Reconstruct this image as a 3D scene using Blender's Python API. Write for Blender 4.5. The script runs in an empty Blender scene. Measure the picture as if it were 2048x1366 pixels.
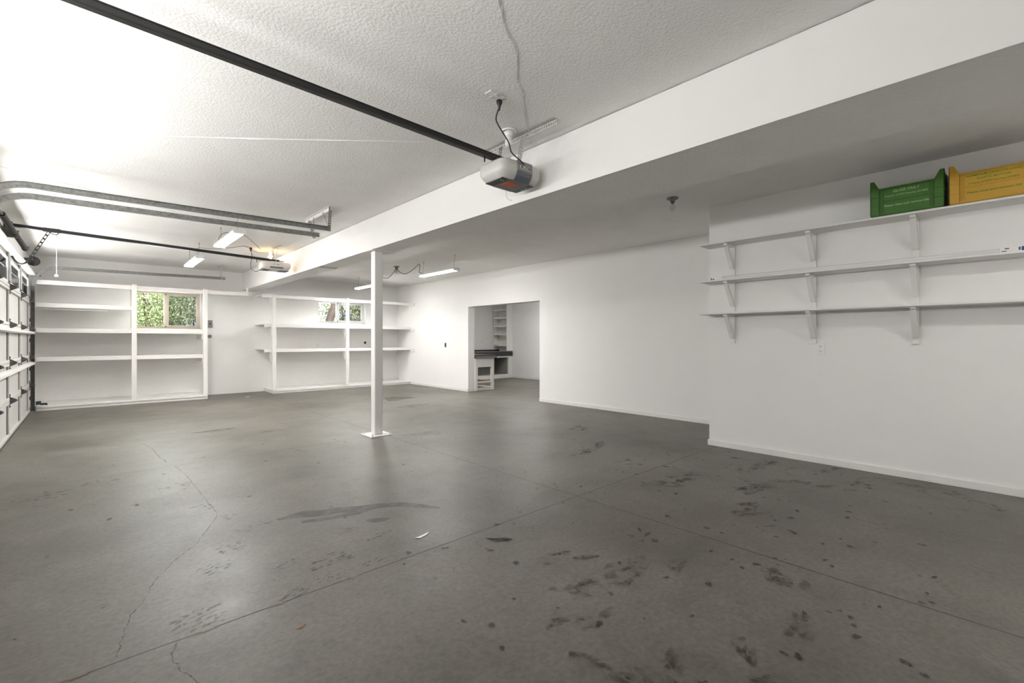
import bpy, bmesh, math, random
from mathutils import Vector, Matrix
random.seed(7)
S = bpy.context.scene
COL = S.collection
R = math.radians
V = Vector

# ------------------------------------------------------------------ camera
cd = bpy.data.cameras.new('camera'); cam = bpy.data.objects.new('camera', cd); COL.objects.link(cam)
cam.location = (0, 0, 1.25); cam.rotation_euler = (R(90), 0, R(-42.73))
cd.sensor_width = 36; cd.lens = 36*920/2048; cd.shift_y = -2.6/2048; cd.clip_start = .02; cd.clip_end = 300
S.camera = cam
# ------------------------------------------------------------------ light
w = bpy.data.worlds.new('world'); S.world = w; w.use_nodes = True
bg = w.node_tree.nodes['Background']; bg.inputs[0].default_value = (.78, .87, 1, 1); bg.inputs[1].default_value = 1.0
sd = bpy.data.lights.new('sun', 'SUN'); sd.energy = 9.0; sd.angle = R(.6); sd.color = (1, .97, .93)
sun = bpy.data.objects.new('sun', sd); COL.objects.link(sun)
sun.rotation_euler = V((-.10, .62, -.78)).to_track_quat('-Z', 'Y').to_euler()
S.view_settings.view_transform = 'Standard'; S.view_settings.look = 'None'
S.view_settings.exposure = 1.74; S.view_settings.gamma = 1.0; S.view_settings.use_curve_mapping = False
TUBE = 36.0          # emission of the shop light diffusers
BULB = 24.0        # emission of the lit bulb

def daylight(name, loc, rot, sx, sy, watt, col=(1, .985, .96)):
    # area lamp added at one window pane to stand in for daylight
    d = bpy.data.lights.new(name, 'AREA'); d.shape = 'RECTANGLE'; d.size = sx; d.size_y = sy; d.energy = watt; d.color = col
    o = bpy.data.objects.new(name, d); COL.objects.link(o); o.location = loc; o.rotation_euler = rot; return o
for k, yc in enumerate((10.63, 9.28, 7.92, 6.58)):
    daylight('door_daylight_fill', (-.712, yc, 2.125), (0, R(-122), 0), .22, .94, 7.0)  # lamps added room-side of the door panes to wash the ceiling
    daylight('door_daylight_fill', (-.712, yc-5.82, 2.125), (0, R(-115), 0), .22, .94, 9.6)
daylight('window_daylight', (1.28, 12.66, 1.90), (R(-90), 0, 0), .9, .5, 11)
daylight('window_daylight', (5.16, 12.66, 2.01), (R(-90), 0, 0), 1.0, .35, 7)

# ------------------------------------------------------------------ materials
def nodes(name):
    m = bpy.data.materials.new(name); m.use_nodes = True
    nt = m.node_tree; return m, nt, nt.nodes['Principled BSDF']
def noise(nt, scale, detail=4, rough=.55, vec=None, dims='3D'):
    n = nt.nodes.new('ShaderNodeTexNoise'); n.inputs['Scale'].default_value = scale
    n.inputs['Detail'].default_value = detail; n.inputs['Roughness'].default_value = rough
    if vec is not None: nt.links.new(vec, n.inputs['Vector'])
    return n
def coords(nt, scale=(1, 1, 1)):
    t = nt.nodes.new('ShaderNodeTexCoord'); mp = nt.nodes.new('ShaderNodeMapping')
    mp.inputs['Scale'].default_value = scale; nt.links.new(t.outputs['Object'], mp.inputs[0]); return mp.outputs[0]
def ramp(nt, fac, stops):
    r = nt.nodes.new('ShaderNodeValToRGB'); e = r.color_ramp.elements
    while len(e) < len(stops): e.new(.5)
    for i, (p, c) in enumerate(stops):
        e[i].position = p; e[i].color = (c[0], c[1], c[2], 1) if not isinstance(c, (int, float)) else (c, c, c, 1)
    nt.links.new(fac, r.inputs[0]); return r.outputs[0]
def bump(nt, h, b, strength, dist):
    n = nt.nodes.new('ShaderNodeBump'); n.inputs['Strength'].default_value = strength; n.inputs['Distance'].default_value = dist
    nt.links.new(h, n.inputs['Height']); nt.links.new(n.outputs[0], b.inputs['Normal']); return n
def mul(nt, a, b):
    n = nt.nodes.new('ShaderNodeMix'); n.data_type = 'RGBA'; n.blend_type = 'MULTIPLY'; n.inputs[0].default_value = 1
    nt.links.new(a, n.inputs[6]); nt.links.new(b, n.inputs[7]); return n.outputs[2]
def plain(name, col, rough=.5, metal=0, var=.06, vs=8, bmp=0, bs=60, spec=.5):
    m, nt, b = nodes(name); v = coords(nt)
    n = noise(nt, vs, 5, .6, v)
    lo = [c*(1-var) for c in col]; hi = [min(1, c*(1+var)) for c in col]
    nt.links.new(ramp(nt, n.outputs['Fac'], [(.3, lo), (.7, hi)]), b.inputs['Base Color'])
    b.inputs['Roughness'].default_value = rough; b.inputs['Metallic'].default_value = metal
    b.inputs['Specular IOR Level'].default_value = spec
    if bmp: bump(nt, noise(nt, bs, 3, .5, v).outputs['Fac'], b, bmp, .002)
    return m
M = {}
M['wall'] = plain('wall_paint', (.865, .857, .838), .75, var=.012, vs=2, bmp=.35, bs=70, spec=.3)
M['wall_dirty'] = plain('wall_paint_scuffed', (.85, .842, .823), .75, var=.03, vs=1.2, bmp=.35, bs=70, spec=.3)
M['white'] = plain('white_gloss_paint', (.82, .81, .785), .42, var=.02, vs=5)
M['white2'] = plain('white_shelf_paint', (.80, .785, .76), .5, var=.025, vs=5)
M['plastic'] = plain('white_plastic', (.82, .82, .80), .35, var=.01)
M['black'] = plain('black_paint', (.012, .012, .012), .35, var=.2, vs=20)
M['dark'] = plain('dark_plastic', (.03, .03, .032), .4, var=.1)
M['cord'] = plain('black_rubber', (.02, .02, .02), .5)
M['greycord'] = plain('grey_rubber', (.16, .15, .14), .5)
M['hinge'] = plain('hinge_steel', (.10, .10, .095), .45, .6, .3, 30)
M['galv'] = plain('galvanised_steel', (.235, .235, .225), .45, .5, .32, 38)
M['galvlight'] = plain('galvanised_strap', (.62, .61, .58), .5, .35, .12, 30)
M['housing'] = plain('opener_housing', (.60, .59, .57), .35, var=.02)
M['housing_warm'] = plain('opener_housing_cream', (.66, .61, .56), .38, var=.02)
M['panelgrey'] = plain('opener_panel_grey', (.26, .26, .25), .4, var=.03)
M['slate'] = plain('opener_underside_slate', (.13, .145, .165), .35, var=.05)
M['orange'] = plain('orange_label', (.62, .12, .03), .5, var=.08)
M['green'] = plain('green_crate_plastic', (.040, .145, .009), .42, var=.08, vs=4)
M['yellow'] = plain('yellow_crate_plastic', (.55, .31, .02), .42, var=.06, vs=4)
M['greenprint'] = plain('green_print', (.05, .26, .015), .6)
M['paleprint'] = plain('pale_green_print', (.42, .55, .30), .6)
M['cream'] = plain('almond_vinyl', (.66, .58, .48), .45, var=.02)
M['counter'] = plain('dark_laminate', (.035, .033, .032), .3, var=.2, vs=30)
M['counterlight'] = plain('grey_laminate', (.20, .19, .18), .3, var=.1, vs=30)
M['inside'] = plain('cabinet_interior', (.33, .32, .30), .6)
M['doorskin'] = plain('door_insulation_skin', (.60, .59, .565), .55, var=.05, vs=3)
M['doorgrey'] = plain('door_top_section_grey', (.30, .295, .28), .5, var=.06)
M['rubber'] = plain('door_bottom_seal', (.10, .09, .08), .7)
M['paper'] = plain('paper_white', (.85, .84, .80), .6)
M['blueink'] = plain('blue_ink', (.05, .07, .22), .6)
M['leafdry'] = plain('dry_leaf', (.03, .025, .015), .7)
M['rust'] = plain('rusty_scrap', (.35, .12, .04), .7)
M['glassbulb'] = plain('frosted_bulb', (.80, .80, .78), .15)
M['driveway'] = plain('driveway_concrete', (.60, .57, .52), .8, var=.08, vs=3)
M['soil'] = plain('garden_soil', (.16, .13, .09), .9, var=.3, vs=6)
M['bark'] = plain('bark', (.045, .030, .025), .85, var=.45, vs=14, bmp=1, bs=25)
M['roof'] = plain('roof_board', (.4, .38, .35), .8)

def m_ceiling():
    m, nt, b = nodes('ceiling_texture'); v = coords(nt)
    a = noise(nt, 62, 3, .55, v); c = noise(nt, 3, 3, .5, v)
    nt.links.new(ramp(nt, c.outputs['Fac'], [(.35, (.835, .825, .805)), (.65, (.865, .857, .838))]), b.inputs['Base Color'])
    h = ramp(nt, a.outputs['Fac'], [(.40, 0), (.62, 1)])
    bump(nt, h, b, .38, .003); b.inputs['Roughness'].default_value = .8; b.inputs['Specular IOR Level'].default_value = .3
    return m
M['ceiling'] = m_ceiling()
def m_metal_spot():
    m, nt, b = nodes('bare_plywood'); v = coords(nt, (1, 1, 8))
    n = noise(nt, 9, 5, .6, v)
    nt.links.new(ramp(nt, n.outputs['Fac'], [(.3, (.42, .22, .09)), (.7, (.60, .35, .16))]), b.inputs['Base Color'])
    b.inputs['Roughness'].default_value = .25
    return m
M['ply'] = m_metal_spot()
def m_floor():
    m, nt, b = nodes('concrete_floor'); v = coords(nt)
    big = noise(nt, .55, 6, .62, v); mid = noise(nt, 2.6, 7, .68, v); fine = noise(nt, 38, 5, .7, v); st = noise(nt, 7.5, 8, .75, v)
    c0 = ramp(nt, big.outputs['Fac'], [(.36, (.100, .091, .075)), (.50, (.140, .129, .109)), (.64, (.178, .166, .144))])
    c1 = ramp(nt, mid.outputs['Fac'], [(.30, .72), (.47, 1.0), (.68, 1.14)])
    c2 = ramp(nt, fine.outputs['Fac'], [(.32, .74), (.6, 1.08)])
    c3 = ramp(nt, st.outputs['Fac'], [(.54, 1.0), (.64, .84), (.76, .66)])
    col = mul(nt, mul(nt, mul(nt, c0, c1), c2), c3)
    # saw-cut control joints: three across, one along
    sx = nt.nodes.new('ShaderNodeSeparateXYZ'); nt.links.new(v, sx.inputs[0])
    def line(out, pos, wd):
        a = nt.nodes.new('ShaderNodeMath'); a.operation = 'SUBTRACT'; a.inputs[1].default_value = pos; nt.links.new(out, a.inputs[0])
        c = nt.nodes.new('ShaderNodeMath'); c.operation = 'ABSOLUTE'; nt.links.new(a.outputs[0], c.inputs[0])
        d = nt.nodes.new('ShaderNodeMath'); d.operation = 'DIVIDE'; d.inputs[1].default_value = wd; nt.links.new(c.outputs[0], d.inputs[0]); d.use_clamp = True
        return d.outputs[0]
    ls = [line(sx.outputs[1], 2.35, .006), line(sx.outputs[1], 5.64, .005), line(sx.outputs[1], 9.16, .006), line(sx.outputs[0], 2.885, .006)]
    cur = ls[0]
    for l in ls[1:]:
        k = nt.nodes.new('ShaderNodeMath'); k.operation = 'MINIMUM'; nt.links.new(cur, k.inputs[0]); nt.links.new(l, k.inputs[1]); cur = k.outputs[0]
    jc = ramp(nt, cur, [(.0, (.30, .26, .20)), (.7, (.42, .38, .32)), (1.0, (1, 1, 1))])
    col = mul(nt, col, jc)
    nt.links.new(col, b.inputs['Base Color'])
    rr = nt.nodes.new('ShaderNodeMapRange'); rr.inputs[1].default_value = .3; rr.inputs[2].default_value = .7
    rr.inputs[3].default_value = .38; rr.inputs[4].default_value = .54; nt.links.new(mid.outputs['Fac'], rr.inputs[0])
    nt.links.new(rr.outputs[0], b.inputs['Roughness']); b.inputs['Specular IOR Level'].default_value = .55
    ad = nt.nodes.new('ShaderNodeMath'); ad.operation = 'MULTIPLY_ADD'; ad.inputs[1].default_value = .12
    nt.links.new(fine.outputs['Fac'], ad.inputs[0]); nt.links.new(cur, ad.inputs[2])
    bump(nt, ad.outputs[0], b, .35, .004)
    return m
M['floor'] = m_floor()
def m_stain(name, col, alpha, scale, lo=.42, hi=.58):
    m, nt, b = nodes(name); v = coords(nt)
    b.inputs['Base Color'].default_value = (*col, 1); b.inputs['Roughness'].default_value = .45
    n = noise(nt, scale, 5, .65, v)
    r = nt.nodes.new('ShaderNodeMapRange'); r.inputs[1].default_value = lo; r.inputs[2].default_value = hi
    r.inputs[3].default_value = 0; r.inputs[4].default_value = alpha; nt.links.new(n.outputs['Fac'], r.inputs[0])
    nt.links.new(r.outputs[0], b.inputs['Alpha']); return m
M['stain_soft'] = m_stain('floor_stain', (.080, .066, .050), .31, 12)
M['stain_wet'] = m_stain('floor_damp_mark', (.085, .078, .068), .48, 9, .25, .55)
M['stain_tread'] = m_stain('floor_tyre_print', (.060, .050, .038), .50, 22, .25, .55)
M['stain_dot'] = m_stain('floor_oil_spot', (.030, .026, .020), .85, 60, .3, .6)
M['crack'] = m_stain('floor_crack', (.06, .05, .035), .85, 40, .3, .55)
M['rustline'] = m_stain('joint_rust', (.22, .10, .03), .9, 9, .45, .55)
def m_emit(name, col, st):
    m, nt, b = nodes(name); b.inputs['Base Color'].default_value = (*col, 1)
    b.inputs['Emission Color'].default_value = (*col, 1); b.inputs['Emission Strength'].default_value = st; return m
M['tube'] = m_emit('lit_diffuser', (1, .985, .965), TUBE)
M['tube_fill'] = m_emit('fill_diffuser', (1, .985, .965), TUBE*.3)  # weaker glow for the added fill light
M['bulb'] = m_emit('lit_bulb', (1, .62, .28), BULB)
def m_glass(name, tint, fac, rough=.0):
    m, nt, b = nodes(name); out = nt.nodes['Material Output']
    tr = nt.nodes.new('ShaderNodeBsdfTransparent'); tr.inputs[0].default_value = (*tint, 1)
    gl = nt.nodes.new('ShaderNodeBsdfGlossy'); gl.inputs['Roughness'].default_value = .02
    mx = nt.nodes.new('ShaderNodeMixShader'); fr = nt.nodes.new('ShaderNodeFresnel'); fr.inputs[0].default_value = 1.3 if 'door' not in name else 1.08
    nt.links.new(fr.outputs[0], mx.inputs[0]); nt.links.new(tr.outputs[0], mx.inputs[1]); nt.links.new(gl.outputs[0], mx.inputs[2])
    nt.links.new(mx.outputs[0], out.inputs[0]); return m
M['glass'] = m_glass('clear_glass', (.95, .97, .96), .1)
M['screen'] = m_glass('insect_screen', (.62, .64, .66), .1)
M['tinted'] = m_glass('tinted_door_glass', (.23, .25, .28), .1)
def m_leaf(name, cols, tr=.35):
    m, nt, b = nodes(name); oi = nt.nodes.new('ShaderNodeNewGeometry')
    r = ramp(nt, oi.outputs['Random Per Island'], [(i/(len(cols)-1), c) for i, c in enumerate(cols)])
    nt.links.new(r, b.inputs['Base Color']); b.inputs['Roughness'].default_value = .45
    t = nt.nodes.new('ShaderNodeBsdfTranslucent'); nt.links.new(r, t.inputs[0])
    mx = nt.nodes.new('ShaderNodeMixShader'); mx.inputs[0].default_value = tr
    nt.links.new(b.outputs[0], mx.inputs[1]); nt.links.new(t.outputs[0], mx.inputs[2]); nt.links.new(mx.outputs[0], nt.nodes['Material Output'].inputs[0])
    return m
M['leaf'] = m_leaf('shrub_leaves', [(.10, .13, .05), (.30, .38, .15), (.52, .58, .32), (.16, .20, .09), (.68, .70, .48)])
M['leaf2'] = m_leaf('olive_leaves', [(.10, .11, .08), (.30, .34, .22), (.50, .53, .38), (.60, .58, .36), (.18, .20, .14)])
M['leaf3'] = m_leaf('garden_leaves', [(.06, .08, .04), (.28, .33, .14), (.60, .52, .26), (.10, .13, .07), (.66, .64, .48)])

# ------------------------------------------------------------------ mesh helpers
class MB:
    def __init__(s): s.v = []; s.f = []; s.m = []; s.sm = []; s.mats = []
    def _mi(s, mat):
        if mat is None: return 0
        if mat not in s.mats: s.mats.append(mat)
        return s.mats.index(mat)
    def add(s, vs, fs, mat=None, smooth=False):
        o = len(s.v); s.v += [tuple(v) for v in vs]; k = s._mi(mat)
        for f in fs: s.f.append([o+i for i in f]); s.m.append(k); s.sm.append(smooth)
        return s
    def box(s, x0, x1, y0, y1, z0, z1, mat=None):
        if x0 > x1: x0, x1 = x1, x0
        if y0 > y1: y0, y1 = y1, y0
        if z0 > z1: z0, z1 = z1, z0
        vs = [(x0,y0,z0),(x1,y0,z0),(x1,y1,z0),(x0,y1,z0),(x0,y0,z1),(x1,y0,z1),(x1,y1,z1),(x0,y1,z1)]
        return s.add(vs, [(3,2,1,0),(4,5,6,7),(0,1,5,4),(1,2,6,5),(2,3,7,6),(3,0,4,7)], mat)
    def bar(s, p, q, wv, w, hv, h, mat=None):          # a straight bar from p to q, cross-section along wv, hv
        p, q, wv, hv = V(p), V(q), V(wv).normalized()*w/2, V(hv).normalized()*h/2
        vs = [p-wv-hv, p+wv-hv, p+wv+hv, p-wv+hv, q-wv-hv, q+wv-hv, q+wv+hv, q-wv+hv]
        return s.add(vs, [(0,1,2,3),(7,6,5,4),(0,4,5,1),(1,5,6,2),(2,6,7,3),(3,7,4,0)], mat)
    def prism(s, poly, axis, a, b, mat=None, smooth=False):   # poly of 2-tuples in the other two axes
        n = len(poly)
        def mk(p, t): return {'x': (t, p[0], p[1]), 'y': (p[0], t, p[1]), 'z': (p[0], p[1], t)}[axis]
        vs = [mk(p, a) for p in poly]+[mk(p, b) for p in poly]
        s.add(vs, [tuple(range(n))[::-1], tuple(range(n, 2*n))], mat)
        o = len(s.v)-2*n; k = s._mi(mat)
        for i in range(n):
            j = (i+1) % n; s.f.append([o+i, o+j, o+n+j, o+n+i]); s.m.append(k); s.sm.append(smooth)
        return s
    def tube(s, pts, r, n=8, mat=None, caps=True):
        pts = [V(p) for p in pts]; vs = []; fs = []; N = len(pts)
        up = V((0, 0, 1)); pu = None
        for i, p in enumerate(pts):
            d = (pts[min(i+1, N-1)]-pts[max(i-1, 0)]).normalized()
            a = pu if pu is not None else (up if abs(d.z) < .9 else V((1, 0, 0)))
            u = (a-d*a.dot(d)); u = u.normalized() if u.length > 1e-6 else V((1, 0, 0)); pu = u
            wv = d.cross(u); rr = r[i] if isinstance(r, (list, tuple)) else r
            for k in range(n):
                t = 2*math.pi*k/n; vs.append(p+(u*math.cos(t)+wv*math.sin(t))*rr)
        for i in range(N-1):
            for k in range(n):
                fs.append((i*n+k, i*n+(k+1) % n, (i+1)*n+(k+1) % n, (i+1)*n+k))
        s.add(vs, fs, mat, True)
        if caps:
            o = len(s.v)-N*n; mi = s._mi(mat)
            s.f.append([o+k for k in range(n)][::-1]); s.m.append(mi); s.sm.append(False)
            s.f.append([o+(N-1)*n+k for k in range(n)]); s.m.append(mi); s.sm.append(False)
        return s
    def lathe(s, prof, c, axis='z', n=24, mat=None, flat=False):  # prof: (r, h)
        vs = []; fs = []; c = V(c)
        for r, h in prof:
            for k in range(n):
                t = 2*math.pi*k/n; a, b = r*math.cos(t), r*math.sin(t)
                vs.append(c+V({'z': (a, b, h), 'x': (h, a, b), 'y': (a, h, b)}[axis]))
        for i in range(len(prof)-1):
            for k in range(n): fs.append((i*n+k, i*n+(k+1) % n, (i+1)*n+(k+1) % n, (i+1)*n+k))
        s.add(vs, fs, mat, not flat)
        o = len(s.v)-len(prof)*n; mi = s._mi(mat)
        for i in (0, len(prof)-1):
            if prof[i][0] > 1e-4: s.f.append([o+i*n+k for k in range(n)]); s.m.append(mi); s.sm.append(False)
        return s
    def perf(s, p, q, wv, w, pitch=.025, mat=None, th=.002):   # perforated flat strap, one square hole per pitch
        p, q = V(p), V(q); L = (q-p).length; n = max(1, int(L/pitch)); d = (q-p)/n; wv = V(wv).normalized()*w/2
        nv = d.cross(wv).normalized()*th/2; a = .30
        for sgn in (1, -1):
            for i in range(n):
                c = p+d*(i+.5)
                O = [c-d/2-wv, c+d/2-wv, c+d/2+wv, c-d/2+wv]; I = [c-d*a-wv*.55, c+d*a-wv*.55, c+d*a+wv*.55, c-d*a+wv*.55]
                s.add([x+nv*sgn for x in O+I], [(0,1,5,4),(1,2,6,5),(2,3,7,6),(3,0,4,7)], mat)
        return s
    def build(s, name, mat, parent=None, bevel=0, local=False, loc=None, kind=None):
        me = bpy.data.meshes.new(name)
        if local: off = V((0, 0, 0))
        elif parent is not None:
            off = V((0, 0, 0)); p = parent
            while p is not None: off += p.location; p = p.parent
        elif loc is not None: off = V(loc)
        else:
            xs = [v[0] for v in s.v]; ys = [v[1] for v in s.v]; zs = [v[2] for v in s.v]
            off = V(((min(xs)+max(xs))/2, (min(ys)+max(ys))/2, min(zs)))
            if kind == 'structure': off = V((0, 0, 0))
        me.from_pydata([tuple(V(v)-off) for v in s.v], [], s.f)
        me.polygons.foreach_set('material_index', s.m); me.polygons.foreach_set('use_smooth', s.sm)
        for mm in (s.mats or [mat]): me.materials.append(M[mm] if mm else M[mat])
        bm = bmesh.new(); bm.from_mesh(me)
        if len(s.v) < 60000 and not getattr(s, 'raw', False): bmesh.ops.recalc_face_normals(bm, faces=bm.faces)
        bm.to_mesh(me); bm.free(); me.update()
        o = bpy.data.objects.new(name, me); COL.objects.link(o)
        if parent is not None: o.parent = parent
        elif not local: o.location = off
        if bevel:
            b = o.modifiers.new('bevel', 'BEVEL'); b.width = bevel; b.segments = 2; b.limit_method = 'ANGLE'; b.angle_limit = R(40)
        if kind: o['kind'] = kind
        return o
def tag(o, label, cat, group=None):
    o['label'] = label; o['category'] = cat
    if group: o['group'] = group
    return o
def thing(name, label, cat, loc, group=None, rz=0):
    o = bpy.data.objects.new(name, None); COL.objects.link(o); o.location = loc; o.rotation_euler = (0, 0, rz); o.empty_display_size = .1
    return tag(o, label, cat, group)
def dup(root, loc, label, rz=None):
    def rec(o, par):
        c = o.copy(); COL.objects.link(c)
        if par is not None: c.parent = par
        for ch in o.children: rec(ch, c)
        return c
    r = rec(root, None); r.location = loc; r['label'] = label
    if rz is not None: r.rotation_euler = (0, 0, rz)
    return r
def B(*a, mat=None): return MB().box(*a, mat=mat)
def struct(name, mb, mat, parent=None, bevel=0):
    return mb.build(name, mat, parent, bevel, kind='structure' if parent is None else None)
def text(name, body, size, mat, parent, origin, xdir, ydir, align='CENTER', bold=0, ext=.0006, shear=0):
    c = bpy.data.curves.new(name, 'FONT'); c.body = body; c.size = size; c.align_x = align; c.align_y = 'CENTER'; c.extrude = ext; c.offset = bold; c.shear = shear
    t = bpy.data.objects.new(name, c); COL.objects.link(t)
    dg = bpy.context.evaluated_depsgraph_get(); me = bpy.data.meshes.new_from_object(t.evaluated_get(dg))
    bpy.data.objects.remove(t); me.materials.clear(); me.materials.append(M[mat])
    x = V(xdir).normalized(); y = V(ydir).normalized(); z = x.cross(y)
    off = V((0, 0, 0)); p = parent
    while p is not None: off += p.location; p = p.parent
    mt = Matrix.Translation(V(origin)-off) @ Matrix((x, y, z)).transposed().to_4x4()
    me.transform(mt); o = bpy.data.objects.new(name, me); COL.objects.link(o); o.parent = parent
    return o
def arc(c, r, a0, a1, n, plane='xz', y=0):
    out = []
    for i in range(n+1):
        t = a0+(a1-a0)*i/n; out.append((c[0]+r*math.cos(t), y, c[1]+r*math.sin(t)))
    return out
def spline(pts, n=6):
    P = [V(p) for p in pts]; P = [P[0]*2-P[1]]+P+[P[-1]*2-P[-2]]; out = []
    for i in range(1, len(P)-2):
        for k in range(n):
            t = k/n; a, b, c, d = P[i-1:i+3]
            out.append(.5*((2*b)+(c-a)*t+(2*a-5*b+4*c-d)*t*t+(3*b-a-3*c+d)*t**3))
    return out+[P[-2]]

# ================================================================== THE SETTING
XL, XD, XN, XF, YF, YN, YJ = -.78, -.72, 5.465, 6.80, 12.42, -1.5, 2.44
CL, CR = 2.85, 2.83
# ---- floor with its stains, cracks and worn marks
fl = MB().add([(-.98,YN-.2,0),(10.7,YN-.2,0),(10.7,12.8,0),(-.98,12.8,0),(-.98,YN-.2,-.15),(10.7,YN-.2,-.15),(10.7,12.8,-.15),(-.98,12.8,-.15)],
              [(0,1,2,3),(7,6,5,4),(0,4,5,1),(1,5,6,2),(2,6,7,3),(3,7,4,0)], 'floor')
zz = [.0006]
def lay(): zz[0] += .000004; return zz[0]
def ribbon(pts, w, mat, jit=0):
    z = lay(); P = [V((p[0], p[1], z)) for p in pts]; vs = []
    for i, p in enumerate(P):
        d = (P[min(i+1, len(P)-1)]-P[max(i-1, 0)]).normalized(); nn = V((-d.y, d.x, 0))
        ww = (w[i] if isinstance(w, list) else w)*(1+random.uniform(-jit, jit))/2; vs += [p-nn*ww, p+nn*ww]
    fl.add(vs, [(2*i, 2*i+2, 2*i+3, 2*i+1) for i in range(len(P)-1)], mat)
def crack(pts, w=.008):
    out = []
    for a, b in zip(pts, pts[1:]):
        n = max(3, int(math.dist(a, b)/.022))
        for k in range(n):
            t = k/n; out.append((a[0]+(b[0]-a[0])*t+random.uniform(-.006, .006), a[1]+(b[1]-a[1])*t+random.uniform(-.006, .006)))
    ribbon(out, w*.8, 'crack', .8)
def blob(x, y, rx, ry, mat, rot=0, n=18, jit=.25):
    z = lay(); vs = []; ph = [random.uniform(0, 6.28) for _ in range(4)]
    for k in range(n):
        t = 2*math.pi*k/n; q = 1+jit*(math.sin(2*t+ph[0])*.5+math.sin(3*t+ph[1])*.35+math.sin(5*t+ph[2])*.3)
        a, b = rx*q*math.cos(t), ry*q*math.sin(t)
        vs.append((x+a*math.cos(rot)-b*math.sin(rot), y+a*math.sin(rot)+b*math.cos(rot), z))
    fl.add(vs, [tuple(range(n))], mat)
def smudge(x, y, rx, ry, rot=0, n=26, mat='stain_soft'):
    for _ in range(n):
        tt = random.uniform(0, 6.28); q0 = random.random()**.5; a, b = rx*.8*q0*math.cos(tt), ry*.8*q0*math.sin(tt); q = random.uniform(.10, .30)
        blob(x+a*math.cos(rot)-b*math.sin(rot), y+a*math.sin(rot)+b*math.cos(rot), rx*q, ry*q, mat, rot+random.uniform(-.5, .5), 12, .6)
crack([(.46, 7.25), (.547, 6.79), (.571, 6.146), (.60, 5.86)], .008)
crack([(.64, 5.62), (.674, 5.185), (.681, 4.511), (.689, 3.867), (.583, 3.586), (.501, 3.406), (.367, 3.222), (.26, 3.024), (.205, 2.824), (.143, 2.716), (.109, 2.532), (.085, 2.37)], .0055)
crack([(.275, 2.34), (.245, 2.252), (.254, 2.157), (.30, 2.0), (.28, 1.8)], .006)
crack([(1.75, 5.64), (1.55, 5.52), (1.25, 5.60), (1.05, 5.50)], .006)
# tyre tread prints: short strokes in rows
def tread(x, y, w, h, rot=0, rows=5, cols=6, mat='stain_soft', d=1):
    for i in range(rows):
        for j in range(cols):
            if random.random() > d: continue
            u = (i/(rows-1)-.5)*h+random.uniform(-.012, .012); v_ = (j/(cols-1)-.5)*w+random.uniform(-.014, .014)
            if (v_/w)**2+(u/h)**2 > .25+random.uniform(-.05, .1): continue
            X = x+v_*math.cos(rot)-u*math.sin(rot); Y = y+v_*math.sin(rot)+u*math.cos(rot)
            blob(X, Y, w/cols*random.uniform(.3, .75), h/rows*random.uniform(.18, .38), 'stain_tread', rot+.4*random.uniform(-1, 1), 9, .6)
tread(.64, 3.19, .16, .16, .3); tread(.52, 2.95, .17, .15, .3, 5, 7, d=.8); tread(.37, 2.47, .19, .22, .3, 7, 6)
tread(.76, 2.40, .17, .09, .2, 4, 6); tread(.94, 2.43, .18, .07, .1, 3, 8, d=.9); tread(1.18, 2.44, .2, .1, .2, 4, 7, d=.6)
tread(1.02, 2.62, .25, .16, .2, 5, 7, d=.5); tread(.80, 2.75, .2, .14, .2, 5, 6, d=.35); tread(1.35, 2.75, .22, .12, .3, 4, 6, d=.5)
tread(.62, 4.12, .15, .18, .4, 4, 5, d=.8); tread(.75, 3.75, .12, .10, .2, 3, 4, d=.8); tread(.80, 3.45, .25, .12, .2, 4, 7, d=.5)
tread(4.05, 2.62, .22, .34, -.9, 6, 3, d=.8); tread(4.25, 2.25, .2, .3, -.9, 5, 3, d=.5)
tread(-.25, 5.25, .35, .25, .1, 5, 10, d=.5); tread(.1, 5.45, .3, .2, .1, 4, 8, d=.4); tread(.55, 4.85, .2, .3, .2, 5, 5, d=.6)
tread(3.3, 1.05, .3, .16, -.5, 4, 8, d=.25); tread(3.9, .62, .22, .12, -.6, 3, 7, d=.5); tread(2.6, 1.6, .25, .2, .2, 4, 6, d=.25)
# long damp drag mark
ribbon([(.97, 3.46), (1.06, 3.46), (1.15, 3.44), (1.26, 3.37), (1.38, 3.34), (1.47, 3.25), (1.60, 3.24), (1.74, 3.16), (1.84, 3.03), (1.93, 2.88)],
       [.03, .09, .12, .15, .13, .16, .09, .08, .06, .02], 'stain_wet', .25)
ribbon([(1.08, 3.30), (1.2, 3.26), (1.36, 3.22), (1.46, 3.16)], [.03, .06, .05, .03], 'stain_wet', .4)
blob(1.48, 2.98, .07, .045, 'stain_wet', -.6); blob(1.25, 2.95, .08, .04, 'stain_soft', .3)
blob(1.30, 7.45, .28, .07, 'stain_wet', .05, 22); blob(1.9, 6.9, .2, .08, 'stain_soft'); blob(4.6, 7.7, .35, .18, 'stain_soft', .3); blob(4.9, 8.9, .45, .22, 'stain_wet', .2, 22, .5)
ribbon([(3.05, 5.42), (3.3, 5.33), (3.6, 5.42)], .05, 'stain_soft', .5)
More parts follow.
